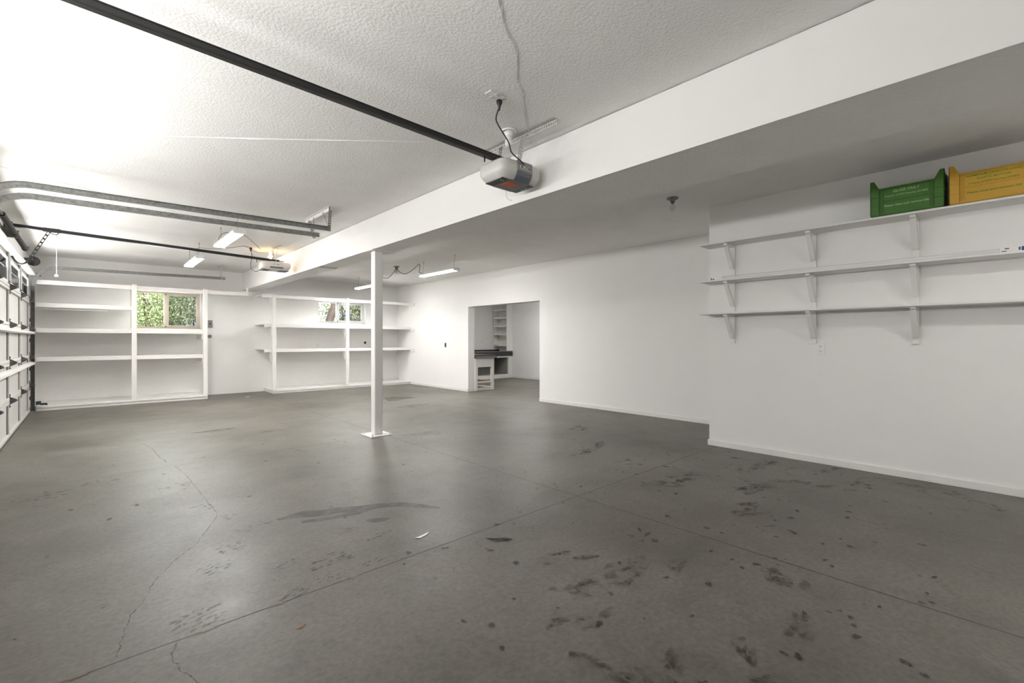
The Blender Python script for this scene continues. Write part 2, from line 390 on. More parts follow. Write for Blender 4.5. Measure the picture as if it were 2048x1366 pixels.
# oil ghosts and spatter on the right-hand bay
for x, y, a, b_, r_ in ((1.85, 1.48, .16, .07, -.5), (1.62, 1.30, .14, .05, -.3), (2.15, 1.42, .18, .08, .2), (2.4, 1.25, .1, .05, .1), (2.0, 1.75, .2, .07, -.6), (1.45, 1.05, .07, .16, .2),
                        (1.6, .85, .12, .05, .4), (5.15, .30, .1, .05, .4), (5.05, .15, .16, .04, .7), (4.75, .95, .25, .08, -.4), (4.3, 1.4, .3, .1, -.3), (4.9, 1.7, .25, .08, -.2),
                        (3.9, 2.05, .3, .12, -.2), (5.2, 1.2, .2, .06, -.3), (2.7, .8, .12, .08, .2), (3.6, 1.3, .2, .08, .1), (4.2, 3.3, .35, .12, .1), (5.2, 4.2, .3, .1, .4),
                        (5.22, .55, .14, .04, -1.2), (5.1, 1.9, .2, .05, -1.3), (2.3, .62, .1, .06, 0)):
    smudge(x, y, a*1.5, b_*1.5, r_, 13)
for k in range(260):
    if k < 190: x, y = random.uniform(1.2, 5.3), random.uniform(.2, 2.7)
    else: x, y = random.uniform(-.4, 4.5), random.uniform(2.4, 6.5)
    rr = random.choice((.004, .006, .008, .011, .015)); blob(x, y, rr*1.5, rr, 'stain_dot', random.uniform(0, 3), 8, .4)
def ring(x, y, r, w=.03):
    pts = [(x+r*math.cos(t/12*math.pi), y+r*.8*math.sin(t/12*math.pi)) for t in range(-3, 14)]; ribbon(pts, w, 'stain_soft', .5)
ring(5.05, .75, .22); ring(5.1, .35, .17, .02); ring(4.95, 1.3, .2, .025); ring(5.2, 1.55, .15, .02)
smudge(1.95, .72, .05, .12, -.9); smudge(1.80, .62, .10, .04, -.6)
for a, b_ in ((.20, .42), (.60, .70), (-.05, .10), (1.0, 1.06)): ribbon([(a, 2.346), (b_, 2.346)], .010, 'rustline')
# ragged re-poured patch beside the second joint
ribbon([(1.72, 5.66), (1.80, 5.30)], .008, 'crack', .4); ribbon([(2.25, 5.66), (2.38, 5.38)], .012, 'stain_soft', .5)
floor = fl.build('floor', 'floor', kind='structure')
# ---- ceiling
ce = MB().box(-.98, 3.0, YN-.2, YF+.2, CL, CL+.2).box(3.0, 10.7, YN-.2, 12.6, CR, CL+.2)
ce.box(-1.45, -.98, YN-.6, YF+.6, CL-.02, CL+.2)                     # eave
struct('ceiling', ce, 'ceiling')
# thin sagging drywall tape seams and the long crack in the left ceiling
def seam(name, pts, w, label=None):
    m = MB(); P = spline(pts, 5)
    vs = []
    for i, p in enumerate(P):
        d = (P[min(i+1, len(P)-1)]-P[max(i-1, 0)]).normalized(); nn = V((-d.y, d.x, 0)); k = w*random.uniform(.5, 1)
        vs += [p-nn*k, p+nn*k+V((0, 0, -.006*random.uniform(.5, 1.2)))]
    n = len(P); m.add(vs, [(2*i, 2*i+1, 2*i+3, 2*i+2) for i in range(n-1)])
    return m.build(name, 'ceiling', kind='structure')
c_ = CL-.0008
seam('trim_2', [(.9, 1.25, c_), (1.2, 1.46, c_), (1.427, 1.627, c_), (1.58, 1.75, c_), (1.743, 1.842, c_), (1.95, 2.05, c_), (2.06, 2.12, c_), (2.188, 2.239, c_), (2.483, 2.496, c_), (2.70, 2.66, c_)], .010)
seam('trim_3', [(-.75, 5.46, c_), (-.49, 5.254, c_), (.947, 4.081, c_), (1.999, 3.196, c_)], .006)
seam('trim_4', [(-.75, 6.17, c_), (-.587, 6.294, c_), (.749, 7.004, c_), (1.3, 7.3, c_)], .004)
seam('trim_5', [(2.722, YN, c_)]+[(2.722-.012*random.random(), YN+.35*k, c_) for k in range(1, 30)], .006)
# ---- walls
wl = MB().box(-.98, XL, YN-.2, .10, 0, CL).box(-.98, XL, 5.45, 5.92, 0, CL).box(-.98, XL, 11.28, YF+.2, 0, CL).box(-.98, XL, .10, 5.45, 2.40, CL).box(-.98, XL, 5.95, 11.28, 2.36, CL)
struct('wall_left', wl, 'wall')
W1 = (.66, 1.90, 1.50, 2.31); W2 = (4.50, 5.82, 1.72, 2.31)
wf = MB().box(XL, 6.99, YF, YF+.22, 0, 1.50).box(XL, 6.99, YF, YF+.22, 2.31, CL)
wf.box(XL, W1[0], YF, YF+.22, 1.50, 2.31).box(W1[1], W2[0], YF, YF+.22, 1.50, 2.31).box(W2[1], 6.99, YF, YF+.22, 1.50, 2.31).box(W2[0], W2[1], YF, YF+.22, 1.50, 1.72)
struct('wall_far', wf, 'wall_dirty')
wr = MB().box(XF, 6.99, YJ-.2, 6.53, 0, CR).box(XF, 6.99, 8.93, YF, 0, CR).box(XF, 6.99, 6.53, 8.93, 2.06, CR)
struct('wall_right', wr, 'wall')
struct('wall_near_right', MB().box(XN, XN+.2, YN, YJ, 0, CR).box(XN+.2, XF, YJ-.2, YJ, 0, CR), 'wall')
struct('wall_near', B(-.98, XN+.2, YN-.2, YN, 0, CL), 'wall')
struct('wall_workroom', MB().box(10.46, 10.66, YJ, 12.2, 0, CR).box(6.99, 10.46, 12.0, 12.2, 0, CR).box(6.99, 10.66, YJ-.2, YJ, 0, CR), 'wall')
# ---- dropped beam with its wider near end
bm_ = MB().box(2.73, 3.02, YN, YF, 2.43, CL).box(3.02, 3.385, YN, 3.15, 2.43, CR+.01)
beam = struct('trim_1', bm_, 'ceiling')
struct('wood_patch', B(2.722, 2.731, 7.46, 7.70, 2.431, 2.69), 'ply', beam); beam.children[0]['label'] = 'bare plywood patch'
struct('soffit_patch', B(2.74, 3.015, 7.44, 7.60, 2.427, 2.431), 'inside', beam)
struct('face_board', B(2.717, 2.7295, YN, YF, 2.4285, 2.846), 'wall', beam)
# ---- baseboards
bb = .065
struct('baseboard_near_right', MB().box(XN-.014, XN, YN, YJ+.014, 0, bb).box(XN, XF, YJ, YJ+.014, 0, bb), 'white', bevel=.003)
struct('baseboard_right', MB().box(XF-.014, XF, YJ+.014, 6.53, 0, bb).box(XF-.014, XF, 8.93, 11.62, 0, bb), 'white', bevel=.003)
struct('baseboard_workroom', MB().box(10.446, 10.46, YJ, 11.32, 0, bb), 'white', bevel=.003)
# ---- windows
def window(name, w_, mull, frame, screen=True):
    x0, x1, z0, z1 = w_; y = YF+.15; t = .045
    root = struct(name, MB().box(x0, x1, y, y+.05, z0, z0+t).box(x0, x1, y, y+.05, z1-t, z1).box(x0, x0+t, y, y+.05, z0+t, z1-t).box(x1-t, x1, y, y+.05, z0+t, z1-t), frame, bevel=.004)
    struct('mullion', B(mull-.03, mull+.03, y-.012, y+.04, z0+.02, z1-.02), frame, root, .004)
    struct('sash', MB().box(mull+.03, mull+.055, y-.005, y+.03, z0+t, z1-t).box(x1-t-.03, x1-t-.0005, y-.005, y+.03, z0+t, z1-t).box(mull+.055, x1-t-.03, y-.005, y+.03, z0+t, z0+t+.03).box(mull+.055, x1-t-.03, y-.005, y+.03, z1-t-.03, z1-t), frame, root, .003)
    struct('glass', B(x0+t, mull-.03, y+.02, y+.026, z0+t, z1-t), 'glass', root)
    struct('glass', B(mull+.055, x1-t-.03, y+.008, y+.014, z0+t+.03, z1-t-.03), 'screen', root)
    struct('latch', MB().box(mull-.012, mull+.012, y-.022, y-.012, z0+.04, z0+.06).box(mull-.012, mull+.012, y-.022, y-.012, z1-.07, z1-.05), 'hinge', root)
    struct('sill', B(x0, x1, YF-.005, y, z0-.02, z0), 'white', root, .003)
    return root
window('window_1', W1, 1.265, 'cream'); window('window_2', W2, 5.06, 'plastic')
for nm, (x0, x1, z0, z1) in (('trim_6', W1), ('trim_7', W2)):
    struct(nm, MB().box(x0-.003, x0+.006, YF, YF+.15, z0, z1).box(x1-.006, x1+.003, YF, YF+.15, z0, z1).box(x0, x1, YF, YF+.15, z1-.006, z1+.003), 'white')

# ================================================================== FAR GARAGE DOOR
DY0, DY1 = 5.87, 11.36
ST = [11.30, 9.965, 8.60, 7.24, 5.93]
door = struct('door_1', B(-.772, -.768, DY0, DY1, 0, 2.40), 'doorskin')
for k in range(5):
    z0, z1 = k*.48+.003+.02*(k == 0), (k+1)*.48-.003
    top = k == 4
    m = MB(); 
    if top:
        m.box(-.768, -.745, DY0, DY1, z0, 1.99).box(-.768, -.745, DY0, DY1, 2.26, z1)
        ys = [DY1]; 
        for a, b_ in zip(ST, ST[1:]): ys += [a-.17, b_+.17]
        ys.append(DY0)
        for a, b_ in zip(ys[::2], ys[1::2]): m.box(-.768, -.745, b_, a, 1.99, 2.26)
    else: m.box(-.768, -.745, DY0, DY1, z0, z1)
    sec = m.build('door_section', 'doorgrey' if top else 'doorskin', door)
    rl = MB().box(-.745, -.718, DY0, DY1, z0, z0+.035).box(-.745, -.718, DY0, DY1, z1-.035, z1)
    rl.build('section_rail', 'doorskin', sec, .003)
    for y in ST:
        MB().box(-.745, -.722, y-.035, y+.035, z0+.001, z1-.001).build('stile', 'doorskin' if not top else 'doorgrey', sec, .003)
        MB().box(-.744, -.737, y-.043, y-.0352, z0, z1).build('stile_lip', 'hinge', sec)
for a, b_ in zip(ST, ST[1:]):                                          # lights of the top section
    y1, y0 = a-.17, b_+.17
    f = MB().box(-.775, -.722, y0-.02, y1+.02, 1.965, 1.995).box(-.775, -.722, y0-.02, y1+.02, 2.255, 2.285).box(-.775, -.722, y0-.02, y0+.012, 1.995, 2.255).box(-.775, -.722, y1-.012, y1+.02, 1.995, 2.255)
    wf_ = f.build('window_frame', 'plastic', door, .003)
    B(-.733, -.729, y0, y1, 1.99, 2.26).build('pane', 'tinted', wf_)
for z in (.48, .96, 1.44, 1.92):
    for i, y in enumerate(ST):
        h = MB().box(-.7215, -.7165, y-.022, y+.022, z-.085, z+.085)
        h.prism([(-.717, z-.045), (-.650, z-.004), (-.650, z+.012), (-.717, z+.05)], 'y', y-.016, y+.016)
        for dz in (-.07, -.03, .03, .07): h.lathe([(.007, 0), (.007, .006)], (-.7165, y, z+dz), 'x', 6)
        hg = h.build('hinge', 'hinge', door)
        MB().tube([(-.656, y-.035, z+.004), (-.656, y+.035, z+.004)], .008, 8).build('hinge_pin', 'galv', hg)
for z in (.855, 1.375, 2.385):                                        # stiffening struts
    m = MB(); m.prism([(-.7175, z-.03), (-.655, z-.018), (-.655, z+.018), (-.7175, z+.03)], 'y', DY0+.01, DY1-.005)
    m.build('strut', 'white', door, .003)
B(-.775, -.715, DY0, DY1, .002, .022).build('bottom_seal', 'rubber', door)
def dup_door(o, par, dy):
    c = o.copy(); COL.objects.link(c); c.parent = par
    if par is None: c.location = (0, dy, 0)
    for ch in list(o.children): dup_door(ch, c, 0)
    return c
door2 = dup_door(door, None, -5.82); door2.name = 'door_2'
struct('trim_8', MB().box(XL, -.755, 11.28, 11.42, 0, 2.45).box(XL, -.755, 5.80, 5.95, 0, 2.45).box(XL, -.755, 5.45, 5.60, 0, 2.45).box(XL, -.755, 5.80, 11.42, 2.405, 2.47), 'white')
# ---- tracks
def track(y, side, label, hang, zt=2.53):
    """vertical, curve and horizontal run of one roller track"""
    t = thing('door_track', label, 'door track', (-.69, y, 0), 'steel roller tracks of the garage doors')
    r = .34; xc, zc = -.69+r, zt-r
    def chan(pts):
        m = MB(); vs = []; N = len(pts); w_, d_ = .052, .034*side; prof = [(-.5*w_, d_*.1), (-.5*w_, d_), (.5*w_, d_), (.5*w_, d_*.1)]
        for i, p in enumerate(pts):
            a = V(pts[max(i-1, 0)]); b = V(pts[min(i+1, N-1)]); d = (b-a).normalized(); n = V((-d.z, 0, d.x))
            for th in (0, .004):
                for (u, q) in prof:
                    uu = u-(th if u > 0 else -th); qq = q-(th*side if abs(q) > abs(d_)*.5 else 0)
                    vs.append(V(p)+n*uu+V((0, qq, 0)))
        fs = []
        for i in range(N-1):
            o, q = i*8, (i+1)*8
            for k in range(3): fs += [(o+k, o+k+1, q+k+1, q+k), (o+4+k, q+4+k, q+5+k, o+5+k)]
            fs += [(o, q, q+4, o+4), (o+3, o+7, q+7, q+3)]
        m.add(vs, fs); return m
    chan([(-.69, y, .03), (-.69, y, .9), (-.69, y, 1.7), (-.69, y, zc)]).build('vertical_track', 'hinge', t)
    chan([(xc+r*math.cos(a), y, zc+r*math.sin(a)) for a in [math.pi-i*math.pi/24 for i in range(13)]]).build('curved_track', 'galv', t)
    chan([(xc, y, zt), (1.0, y, zt+.02), (2.18, y, zt+.045)]).build('horizontal_track', 'galv', t)
    e = MB().perf((-.30, y+.036*side, zt+.028), (-.30, y+.036*side, zt+.029), (0, 1, 0), .001)
    for z in (.25, .75, 1.25, 1.6, 1.95):
        b = MB().box(-.752, -.665, y-.004+.04*side, y+.004+.04*side, z-.03, z+.03).box(-.756, -.750, y-.01, y+.06*side, z-.03, z+.03)
        b.build('jag_bracket', 'hinge', t)
    for z in (.48, .96, 1.44, 1.92):
        MB().tube([(-.69, y-.0*side, z), (-.69, y+.03*side, z)], .022, 12).build('roller', 'dark', t)
    MB().tube([(-.60, y+.038*side, zt-.16), (-.60, y+.048*side, zt-.16)], .014, 8).build('bolt', 'dark', t)
    if hang:
        m = MB(); m.box(2.10, 2.125, 11.42, 11.66+.2, CL-.003, CL-.0005).box(2.12, 2.124, 11.42, 11.86, CL-.03, CL-.0005)
        m.perf((2.12, 11.62, CL-.01), (2.10, y+.03, zt+.02), (0, 1, 0), .03).perf((2.12, y+.03, CL-.01), (2.12, y+.03, zt), (1, 0, 0), .03)
        m.build('hanger', 'galvlight', t)
    return t
track(11.42, 1, 'galvanised roller track curving up beside the white shelves by the far wall', True)
track(6.02, -1, 'farther of the two parallel steel door tracks below the ceiling', False, 2.55)
track(5.60, 1, 'nearer of the two parallel steel door tracks below the ceiling', False, 2.56)
th = thing('track_hanger', 'white and perforated steel hanger holding both track ends below the ceiling', 'bracket', (2.13, 5.9, CL))
MB().box(2.11, 2.145, 5.50, 6.38, CL-.004, CL-.0005).box(2.141, 2.145, 5.50, 6.38, CL-.045, CL-.0005).build('ceiling_angle', 'white', th)
for p, q, wd in (((2.14, 5.52, CL-.0), (2.14, 5.56, 2.57), (1, 0, 0)), ((2.135, 5.52, CL), (2.135, 5.56, 2.57), (0, 1, 0)), ((2.12, 5.72, CL-.03), (2.16, 5.60, 2.60), (0, 1, 0)),
                 ((2.12, 6.02, CL-.04), (2.14, 6.06, 2.56), (0, 1, 0)), ((2.13, 6.20, CL-.04), (2.14, 6.06, 2.56), (1, 0, 0))):
    MB().perf(p, q, wd, .034, .028).build('perforated_strap', 'galv', th)
# ---- torsion spring shaft
ts = thing('torsion_spring', 'dark counterbalance springs on a steel shaft above the garage door', 'door spring', (-.66, 8.5, 2.58))
MB().tube([(-.66, 5.7, 2.58), (-.66, 11.3, 2.58)], .0127, 12).build('shaft', 'galv', ts)
for a, b_ in ((8.50, 9.70), (7.2, 8.36)):
    pts = []; n = int((b_-a)/.008)
    m = MB().tube([(-.66, a, 2.58), (-.66, b_, 2.58)], .024, 14)
    for k in range(n): m.lathe([(.026, -.004), (.031, 0), (.026, .004)], (-.66, a+.004+k*.008, 2.58), 'y', 12)
    m.build('spring', 'hinge', ts)
    MB().tube([(-.66, b_-.03, 2.58), (-.66, b_+.03, 2.58)], .036, 14).tube([(-.66, b_, 2.58), (-.62, b_, 2.61)], .006, 6).build('winding_cone', 'dark', ts)
MB().box(-.779, -.775, 8.33, 8.55, 2.49, 2.68).box(-.775, -.64, 8.41, 8.45, 2.53, 2.545).prism([(-.775, 2.50), (-.64, 2.57), (-.64, 2.60), (-.775, 2.66)], 'y', 8.42, 8.43).build('centre_bracket', 'hinge', ts)
for y in (11.14, 5.98):
    MB().lathe([(.02, -.03), (.075, -.03), (.075, -.022), (.055, -.02), (.06, .02), (.078, .024), (.078, .03), (.02, .03)], (-.66, y, 2.58), 'y', 28).build('cable_drum', 'dark', ts)
    MB().tube([(-.715, y, 2.58), (-.735, y+.02, .05)], .0018, 5).build('lift_cable', 'galv', ts)
MB().box(-.779, -.62, 11.235, 11.24, 2.52, 2.64).build('end_bearing_plate', 'hinge', ts)
# ---- photo eye
pe = thing('safety_sensor', 'small black sensor on a bracket low on the roller track', 'sensor', (-.62, 11.46, .13))
MB().box(-.655, -.59, 11.475, 11.52, .125, .185).build('housing', 'dark', pe, .006)
MB().box(-.60, -.52, 11.475, 11.50, .115, .15).build('bracket_arm', 'dark', pe, .003)
MB().tube([(-.535, 11.46, .13), (-.51, 11.46, .13)], .02, 10).build('lens', 'dark', pe)

# ================================================================== OPENERS
def opener(y, xr, x0, x1, zA, zB, label, housing, first):
    t = thing('garage_door_opener', label, 'garage door opener', (x0+.2, y, zB), 'garage door openers under the ceiling')
    y0, y1 = y-.155, y+.155; zb, zt = zB-.17, zB-.045
    # rounded housing as stacked outlines
    def outline(i, z):
        ax0, ax1, ay0, ay1 = x0+i, x1-i, y0+i, y1-i; c = .06; out = []
        for cx, cy, a0 in ((ax1-c, ay1-c, 0), (ax0+c, ay1-c, 90), (ax0+c, ay0+c, 180), (ax1-c, ay0+c, 270)):
            for k in range(5): a = R(a0+k*22.5); out.append((cx+c*math.cos(a), cy+c*math.sin(a), z))
        return out
    rings = [(.012, zt+.01), (0, zt-.005), (0, zb+.055), (.012, zb+.03), (.035, zb+.004), (.04, zb)]
    m = MB(); vs = []; 
    for i, z in rings: vs += outline(i, z)
    n = 20; fs = [tuple(range(n))[::-1], tuple(range(n*(len(rings)-1), n*len(rings)))]
    for j in range(len(rings)-1):
        for k in range(n): fs.append((j*n+k, j*n+(k+1) % n, (j+1)*n+(k+1) % n, (j+1)*n+k))
    m.add(vs, fs, None, True); h = m.build('motor_housing', housing, t)
    xa, xb = x0+.14, x1-.12
    if first:
        MB().prism([(y0-.006, zt+.012), (y0-.006, zb+.060), (y0+.03, zb+.060), (y0+.03, zt+.012)], 'x', xa, xb).build('front_panel', 'panelgrey', h, .003)
        MB().prism([(y0-.006, zb+.060), (y0+.006, zb+.028), (y0+.034, zb-.003), (y0+.07, zb-.003), (y0+.07, zb+.060)], 'x', xa, xb).build('control_panel', 'slate', h, .002)
        MB().box(xa-.02, xb+.02, y0+.05, y1-.045, zb-.004, zb+.002).build('underside', 'slate', h)
        MB().box(x0+.045, xa-.02, y0+.06, y1-.05, zb-.004, zb+.003).build('light_lens', 'dark', h, .002)
        MB().box(xb+.02, x1-.045, y0+.06, y1-.05, zb-.004, zb+.003).build('light_lens', 'dark', h, .002)
        [MB().box(*q, zb-.006, zb-.003).build('lens_marking', 'paleprint', h) for q in ((x0+.065, xa-.04, y0+.10, y0+.108), (xb+.035, x1-.06, y0+.12, y0+.128), (xb+.04, x1-.065, y0+.16, y0+.175))]
        MB().box(xa+.0, xa+.11, y0+.09, y0+.19, zb-.006, zb-.003).build('warning_label', 'orange', h)
        MB().box(xa+.03, xb-.03, y0-.009, y0-.005, zt-.045, zt-.022).build('name_plate', 'paper', h)
        pl = MB().box(xa+.033, xb-.033, y0-.010, y0-.006, zt-.042, zt-.025).build('name_plate_panel', 'black', h)
        text('logo_text', 'LiftMaster', .0175, 'paper', h, ((xa+xb)/2, y0-.0105, zt-.0335), (1, 0, 0), (0, 0, 1), bold=.0001)
        MB().tube(spline([(x1-.16, y1-.05, zb), (x1-.155, y1-.05, zb-.05), (x1-.12, y1-.05, zb-.075), (x1-.09, y1-.05, zb-.07)], 5), .0012, 5).build('antenna_wire', 'greycord', h)
    else:
        MB().box(xa-.02, xb-.02, y0-.005, y0+.03, zb+.05, zt+.012).build('front_panel', 'housing_warm', h, .003)
        MB().box(xa-.02, xb-.02, y0-.007, y0+.03, zb+.022, zb+.05).build('control_panel', 'slate', h, .002)
        MB().box(xa+.02, xa+.05, y0-.008, y0-.004, zt-.04, zt-.034).box(xa+.07, xa+.12, y0-.008, y0-.004, zt-.04, zt-.034).build('marking', 'dark', h)
        MB().box(x0+.02, xa, y0+.05, y1-.05, zb-.004, zb+.003).build('light_lens', 'dark', h)
        MB().box(xb-.06, x1-.03, y0+.05, y1-.05, zb-.004, zb+.003).build('light_lens', 'dark', h)
    # rail: a black T profile, slightly sloping
    a, b = V((xr, y, zA)), V((x1-.16, y, zB))
    MB().bar(a, b, (0, 1, 0), .028, (0, 0, 1), .04).bar(a+V((0, 0, -.016)), b+V((0, 0, -.016)), (0, 1, 0), .05, (0, 0, 1), .006).bar(a+V((0, 0, .018)), b+V((0, 0, .018)), (0, 1, 0), .036, (0, 0, 1), .006).build('rail', 'black', t, .001)
    MB().box(xr-.055, xr+.02, y-.03, y+.03, zA-.04, zA+.04).build('header_bracket', 'black', t)
    MB().tube([(x0-.05, y, zB-.012), (x0-.05, y, zB-.055)], .006, 6).build('rail_bolt', 'black', t)
    MB().perf((xa+.0, y-.05, zt+.028), (xb+.03, y-.05, zt+.028), (0, .3, 1), .04, .022).bar((xa, y-.05, zt+.01), (xb+.03, y-.05, zt+.01), (0, 1, 0), .10, (0, 0, 1), .006).build('mounting_bracket', 'black', t)
    # hanger straps and the perforated angle on the ceiling
    hx = x0+.235
    m = MB()
    if first:
        m.perf((2.475, 3.02, CL-.002), (2.475, 2.22, CL-.002), (1, 0, 0), .035, .022).perf((2.493, 3.02, CL-.02), (2.493, 2.22, CL-.02), (0, 0, 1), .036, .022)
        m.build('ceiling_angle', 'galvlight', t)
        MB().perf((2.49, 2.83, CL-.02), (2.44, y+.13, zt+.01), (0, 1, 0), .032, .024).build('hanger_strap', 'galv', t)
        MB().perf((2.495, 2.56, CL-.02), (2.495, y-.06, zt+.02), (0, 1, 0), .032, .024).perf((2.495, 2.575, CL-.02), (2.495, y-.045, zt+.02), (1, 0, 0), .032, .024).build('hanger_strap', 'galvlight', t)
    else:
        m.perf((hx, y-.35, CL-.002), (hx, y+.35, CL-.002), (1, 0, 0), .035, .03).build('ceiling_angle', 'galvlight', t)
        MB().perf((hx, y-.13, CL-.01), (hx, y-.06, zt+.02), (0, 1, 0), .032, .03).build('hanger_strap', 'galvlight', t)
        MB().perf((hx, y+.13, CL-.01), (hx, y+.08, zt+.02), (1, 0, 0), .032, .03).build('hanger_strap', 'galvlight', t)
    return t
op1 = opener(2.68, -.72, 2.245, 2.665, 2.708, 2.645, 'near grey-white door opener with orange underside label on a black rail', 'housing', True)
op2 = opener(8.65, -.72, 2.16, 2.62, 2.722, 2.625, 'far cream door opener on a black rail beside the lit bulb', 'housing_warm', False)
def cordpart(name, pts, r, mat, parent, n=6, cap=None):
    return MB().tube(spline(pts, n), r, 7).build(name, mat, parent)
cordpart('power_cord', [(2.0, 2.29, CL-.06), (1.99, 2.31, CL-.13), (2.05, 2.35, 2.70), (2.20, 2.42, 2.66), (2.28, 2.47, 2.62), (2.40, 2.50, 2.60), (2.47, 2.53, 2.585), (2.50, 2.56, 2.60), (2.53, 2.54, 2.62)], .0045, 'cord', op1)
MB().lathe([(.010, -.012), (.020, -.018), (.019, -.035), (.010, -.055), (.006, -.075), (.004, -.085)], (2.0, 2.288, CL), 'z', 10).build('plug', 'black', op1)
cordpart('power_cord', [(2.06, 8.82, CL-.07), (2.07, 8.80, 2.70), (2.04, 8.75, 2.50), (2.05, 8.62, 2.42), (2.11, 8.58, 2.415), (2.20, 8.56, 2.50), (2.26, 8.58, 2.57), (2.34, 8.60, 2.585)], .0045, 'cord', op2)
MB().lathe([(.010, -.012), (.020, -.018), (.019, -.045), (.006, -.08)], (2.06, 8.82, CL), 'z', 10).build('plug', 'black', op2)
# trolley, arm and release cord of the far opener
MB().box(-.43, -.26, 8.62, 8.68, 2.685, 2.735).build('trolley', 'black', op2, .004)
MB().perf((-.37, 8.65, 2.69), (-.56, 8.65, 2.28), (.41, 0, -.19), .034, .055).build('door_arm', 'black', op2)
MB().tube(spline([(-.53, 8.65, 2.35), (-.57, 8.65, 2.27), (-.62, 8.65, 2.235), (-.67, 8.65, 2.26), (-.705, 8.65, 2.33)], 5), .011, 8).build('curved_arm', 'black', op2)
MB().tube(spline([(-.36, 8.65, 2.68), (-.33, 8.65, 2.66), (-.29, 8.65, 2.665), (-.285, 8.65, 2.69)], 4), .005, 6).build('release_lever', 'black', op2)
MB().tube([(-.30, 8.65, 2.655), (-.30, 8.65, 2.13)], .004, 6).build('release_cord', 'paper', op2)
MB().lathe([(.004, .03), (.016, .022), (.022, 0), (.014, -.01)], (-.30, 8.65, 2.105), 'z', 12).build('release_handle', 'paper', op2)

# ================================================================== CEILING FIXTURES
def outlet(loc, normal, label, cat='outlet', group=None, w=.075, h=.118, mat='plastic', slots=True, deco=False):
    """duplex outlet: plate, two faces with slots; normal one of 'x-','y-','z-'"""
    t = thing('wall_outlet' if normal != 'z-' else 'ceiling_outlet', label, cat, loc, group)
    def bx(u0, u1, v0, v1, d0, d1):
        if normal == 'x-': return (-d1, -d0, u0, u1, v0, v1)
        if normal == 'y-': return (u0, u1, -d1, -d0, v0, v1)
        return (u0, u1, v0, v1, -d1, -d0)
    MB().box(*bx(-w/2, w/2, -h/2, h/2, .0005, .006)).build('cover_plate', mat, t, .002, local=True)
    if slots:
        for s_ in (-1, 1):
            f = MB().box(*bx(-.017, .017, s_*.024-.014, s_*.024+.014, .006, .008)).build('receptacle', mat, t, .002, local=True)
            MB().box(*bx(-.009, -.006, s_*.024-.001, s_*.024+.008, .008, .0085)).box(*bx(.006, .009, s_*.024-.001, s_*.024+.008, .008, .0085)).box(*bx(-.002, .003, s_*.024-.010, s_*.024-.005, .008, .0085)).build('slot', 'black', f, local=True)
    return t
co = outlet((1.957, 2.28, CL), 'z-', 'white ceiling outlet with the near opener black plug in it', w=.13, h=.06)
co.rotation_euler = (0, 0, .05)
outlet((2.0, 8.86, CL), 'z-', 'white ceiling outlet beside the far opener cord', w=.12, h=.07)
outlet((XN, 1.303, 1.162), 'x-', 'white wall outlet below the wooden shelf bracket on right wall')
outlet((4.48, YF, 1.112), 'y-', 'white wall outlet above the lower board of the window shelving')
o_ = thing('dryer_outlet', 'round black outlet on the far wall above shelving board', 'outlet', (5.79, YF, 1.18))
MB().box(-.055, .055, -.006, -.0005, -.055, .055).build('cover_plate', 'plastic', o_, .002, local=True)
MB().lathe([(.036, -.014), (.034, -.006)], (0, 0, 0), 'y', 20).build('receptacle', 'black', o_, local=True)
o_ = thing('light_switch', 'dark uncovered switch box on the right wall left of doorway', 'switch', (XF, 9.89, 1.125))
MB().box(-.006, -.0005, -.035, .035, -.055, .055).build('box', 'hinge', o_, local=True)
MB().box(-.016, -.006, -.006, .006, -.012, .012).build('toggle', 'dark', o_, local=True)
o_ = thing('timer_switch', 'black wall switch with projecting knob right of the garden window', 'switch', (2.06, YF, 1.62))
MB().box(-.05, .05, -.03, -.0005, -.085, .085).build('body', 'panelgrey', o_, .004, local=True)
MB().tube([(.0, -.03, 0), (.0, -.085, 0)], .014, 10).build('knob', 'black', o_, local=True)
o_ = thing('wall_hook', 'small round grey socket below the black wall switch', 'outlet', (2.06, YF, 1.34))
MB().lathe([(.04, -.004), (.038, -.02), (.02, -.024)], (0, 0, 0), 'y', 16).build('cup', 'panelgrey', o_, local=True)

def lampholder(loc, label, bulb, mat='plastic', lit=False, h=.11, rb=.03):
    t = thing('bulb_fixture', label, 'light fixture', loc, 'bare bulb fixtures on the ceiling')
    MB().lathe([(.062, -.0005), (.062, -.010), (.056, -.014), (.054, -.008), (.040, -.008), (.030, -.03), (.026, -.05), (.018, -.05)], (0, 0, 0), 'z', 28).build('lampholder', mat, t, local=True)
    if bulb == 'spiral':
        MB().lathe([(.018, -.045), (.024, -.05), (.026, -.066), (.022, -.07)], (0, 0, 0), 'z', 20).build('ballast', 'plastic', t, local=True)
        MB().lathe([(.020, -.068), (.029, -.074), (.031, -.098), (.026, -.114), (.014, -.122), (.0, -.124)], (0, 0, 0), 'z', 20).build('bulb', 'plastic', t, local=True)
    else:
        MB().lathe([(.013, -.045), (.013, -.068)], (0, 0, 0), 'z', 14).build('screw_base', 'hinge' if not lit else 'galv', t, local=True)
        p = [(.013, -.066), (.018, -.078), (rb, -.10), (rb*1.02, -.115), (rb*.8, -.135), (rb*.4, -.146), (0, -.148)]
        MB().lathe(p, (0, 0, 0), 'z', 20).build('bulb', 'bulb' if lit else 'glassbulb', t, local=True)
    return t
lampholder((2.37, 2.60, CL), 'white spiral lamp on round ceiling holder behind the near opener cord', 'spiral')
lampholder((2.40, 8.95, CL), 'glowing warm bulb on the ceiling above the far opener', 'clear', lit=True)
lampholder((4.778, 2.544, CR), 'unlit clear bulb on the ceiling near the wall corner', 'clear', mat='galv')
lampholder((4.873, 8.924, CR), 'unlit bulb on the ceiling where two black lamp cords meet', 'clear', mat='galv')

